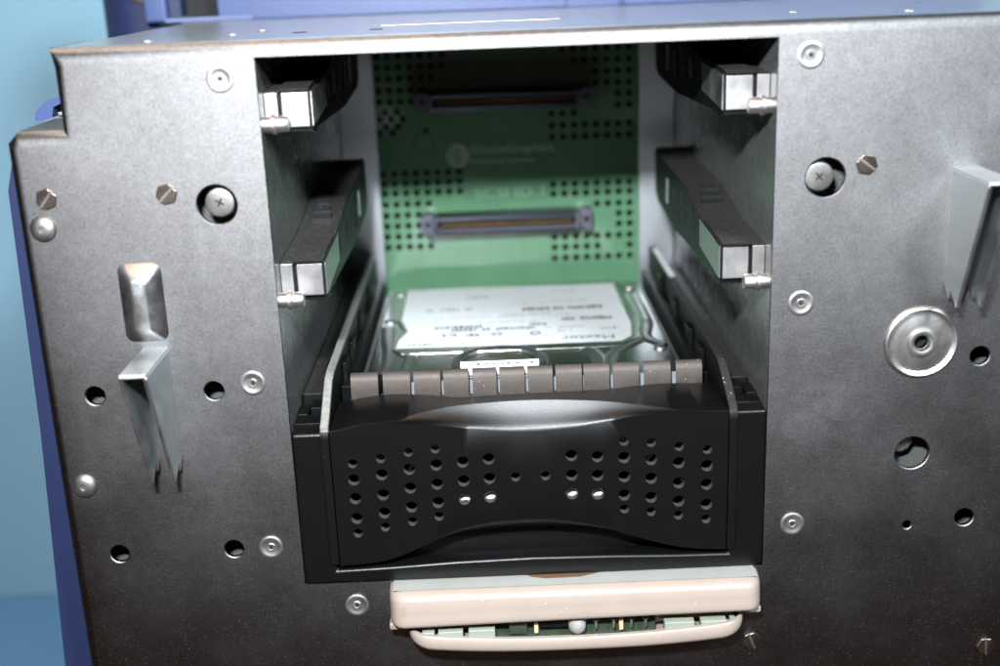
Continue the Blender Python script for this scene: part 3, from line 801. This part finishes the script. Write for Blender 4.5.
ic = obj('component', boxes((.1, .95, -.60, -.41, -15.95, -15.62)), 'black', bd, bevel=.02)
ic = obj('component', boxes((1.5, 3.3, -.48, -.41, -15.85, -15.64)), 'black', bd, bevel=.02)
ld = obj('indicator_lamp', lathe([(0, -.92), (.09, -.91), (.18, -.86), (.235, -.77), (.25, -.66), (.25, -.50), (.28, -.49), (.28, -.42), (0, -.42)], 'y', 28), 'lens', cd, (1.16, 0, -15.84), True)
obj('lamp_core', lathe([(0, -.72), (.06, -.70), (.09, -.62), (.05, -.46), (0, -.46)], 'y', 16), 'screw', ld, (1.16, 0, -15.84), True)

# ================================================================== blue housing
bh = thing('computer_housing', 'blue plastic computer case wrapped behind and around the steel chassis', 'computer case', (0, 15, -30))
bm = boxes((-12.3, 2.3, 15.3, 16.2, .405, 6), (2.36, 4.3, 15.2, 16.2, .405, 6), (4.36, 17.8, 15.3, 16.2, .405, 6))
obj('back_wall', boxes((-10.55, 17.8, 15.3, 16.2, .405, 6)), 'blue', bh, bevel=.05)
obj('overlap_panel', boxes((2.3, 4.25, 15.15, 15.29, .41, 6)), 'blue', bh, bevel=.03)
obj('top_panel', boxes((4.4, 8.4, 15.0, 15.29, .41, 6)), 'blue', bh, bevel=.05)
obj('corner_post', boxes((-13.2, -12.35, 15.0, 15.9, .405, 6)), 'blue', bh, bevel=.12)
obj('port_back', boxes((-11.9, -10.5, 16.3, 16.5, .405, 6)), 'dark', bh)
obj('port_shelf', prism_z([(-12.35, 14.6), (-9.3, 15.29), (-9.3, 15.32), (-12.35, 15.9)], .41, .56), 'blue', bh, bevel=.03)
obj('port_side', boxes((-12.34, -11.95, 15.5, 17, .57, 6)), 'blueshade', bh)
bm = bmesh.new()
cyl = []
for k in range(25):
    a = PI / 2 + PI * k / 24
    cyl.append((-13.6 + 1.75 * math.cos(a), 17.6 + 1.75 * math.sin(a)))
prism_z(cyl + [(-12.9, 15.85), (-12.9, 19.3)], -3.0, 6, bm)
obj('rounded_shoulder', bm, 'blueshade', bh, smooth=True)
obj('brown_vent', prism_y([(-13.75, 1.30), (-13.2, 1.05), (-13.2, 2), (-13.9, 2)], 15.6, 15.75), 'wood', bh)  # flat brown piece beside the corner post
# left side panel beside the plate
bm = bmesh.new()
fr = [(-13.62, -2.6), (-13.86, -3.4), (-14.05, -10.4), (-14.42, -17.3), (-14.8, -25)]
A = [bm.verts.new((x, 2.0, z)) for x, z in fr]; Bv = [bm.verts.new((-12.75, 2.0, z)) for x, z in fr]
Cv = [bm.verts.new((x + .1, 15, z)) for x, z in fr]; Dv = [bm.verts.new((-12.75, 15, z)) for x, z in fr]
for i in range(len(fr) - 1):
    bm.faces.new((A[i], A[i + 1], Bv[i + 1], Bv[i])); bm.faces.new((A[i], Cv[i], Cv[i + 1], A[i + 1]))
    bm.faces.new((Cv[i], Dv[i], Dv[i + 1], Cv[i + 1])); bm.faces.new((Bv[i], Bv[i + 1], Dv[i + 1], Dv[i]))
bm.faces.new((A[0], Bv[0], Dv[0], Cv[0])); bm.faces.new((A[-1], Cv[-1], Dv[-1], Bv[-1]))
obj('side_panel', bm, 'blueshade', bh)
bm = prism_y([(-14.35, -2.0), (-14.3, -1.72), (-14.0, -1.45), (-13.2, -1.17), (-11.6, -1.0), (-11.6, -1.25), (-13.2, -1.38), (-13.75, -1.6), (-13.85, -2.0)], 6, 14)
obj('side_shoulder', bm, 'blue', bh, smooth=True)
obj('shoulder_gap', boxes((-13.75, -11.6, 8, 8.2, -2.1, -1.4)), 'dark', bh)

# ================================================================== camera
cam = bpy.data.cameras.new('camera'); co = bpy.data.objects.new('camera', cam); COL.objects.link(co)
pitch, yaw, roll = .300038, -.00497255, .03863013
cp, sp = math.cos(pitch), math.sin(pitch)
f0, d0, r0 = Vector((0, cp, -sp)), Vector((0, -sp, -cp)), Vector((1, 0, 0))
Zm = Matrix.Rotation(yaw, 3, 'Z'); f0, d0, r0 = Zm @ f0, Zm @ d0, Zm @ r0
r = math.cos(roll) * r0 + math.sin(roll) * d0; d = -math.sin(roll) * r0 + math.cos(roll) * d0
mat = Matrix((r, -d, -f0)).transposed().to_4x4()
mat.translation = Vector((-.836845786, -29.904258, 1.87890564)) * S
co.matrix_world = mat
cam.sensor_width = 36; cam.lens = 36 * 1179.0979 / 1000
cam.clip_start = .01; cam.clip_end = 50
cam.dof.use_dof = True; cam.dof.focus_distance = .335; cam.dof.aperture_fstop = 7.5
scene.camera = co

# ================================================================== light
def area(name, at, target, sx, sy, power, color):
    l = bpy.data.lights.new(name, 'AREA'); l.shape = 'RECTANGLE'; l.size = sx * S; l.size_y = sy * S; l.energy = power; l.color = color
    o = bpy.data.objects.new(name, l); COL.objects.link(o); o.location = Vector(at) * S
    o.rotation_euler = (Vector(target) - Vector(at)).to_track_quat('-Z', 'Y').to_euler()
    return o
area('camera_flash', (-4.6, -30.5, 12.2), (0, 0, -6), 4.0, 1.8, 5.0, (.90, .95, 1.0))
area('ceiling_lamp', (-30, 20, 90), (0, 22, 0), 40, 14, 9.0, (1.0, .86, .72))
area('cool_fill_light', (60, -90, 76), (8, 0, -4), 26, 26, 27.0, (.80, .92, 1.0))  # added unseen lamp, cool fill for the plate's upper right
area('warm_bulb', (-22, -18, 75), (0, 0, 0), 12, 12, 2.2, (1.0, .52, .26))
w = bpy.data.worlds.new('World'); scene.world = w; w.use_nodes = True
wt = w.node_tree; bg = wt.nodes['Background']
tc = wt.nodes.new('ShaderNodeTexCoord'); sx = wt.nodes.new('ShaderNodeSeparateXYZ'); wt.links.new(tc.outputs['Generated'], sx.inputs[0])
mr = wt.nodes.new('ShaderNodeMapRange'); mr.inputs['From Min'].default_value = -1; wt.links.new(sx.outputs['Z'], mr.inputs['Value'])
wr = ramp(wt, mr.outputs['Result'], [(.15, (.62, .36, .25)), (.44, (.48, .32, .26)), (.56, (.30, .34, .42))])   # brown floor below, cool room above
wt.links.new(wr.outputs['Color'], bg.inputs['Color']); bg.inputs['Strength'].default_value = .12

scene.render.engine = 'CYCLES'
scene.cycles.use_denoising = True
scene.cycles.max_bounces = 8; scene.cycles.sample_clamp_indirect = 6
scene.cycles.blur_glossy = .3; scene.cycles.caustics_reflective = False; scene.cycles.caustics_refractive = False
scene.view_settings.view_transform = 'Standard'; scene.view_settings.look = 'None'
scene.view_settings.exposure = 0; scene.view_settings.gamma = 1
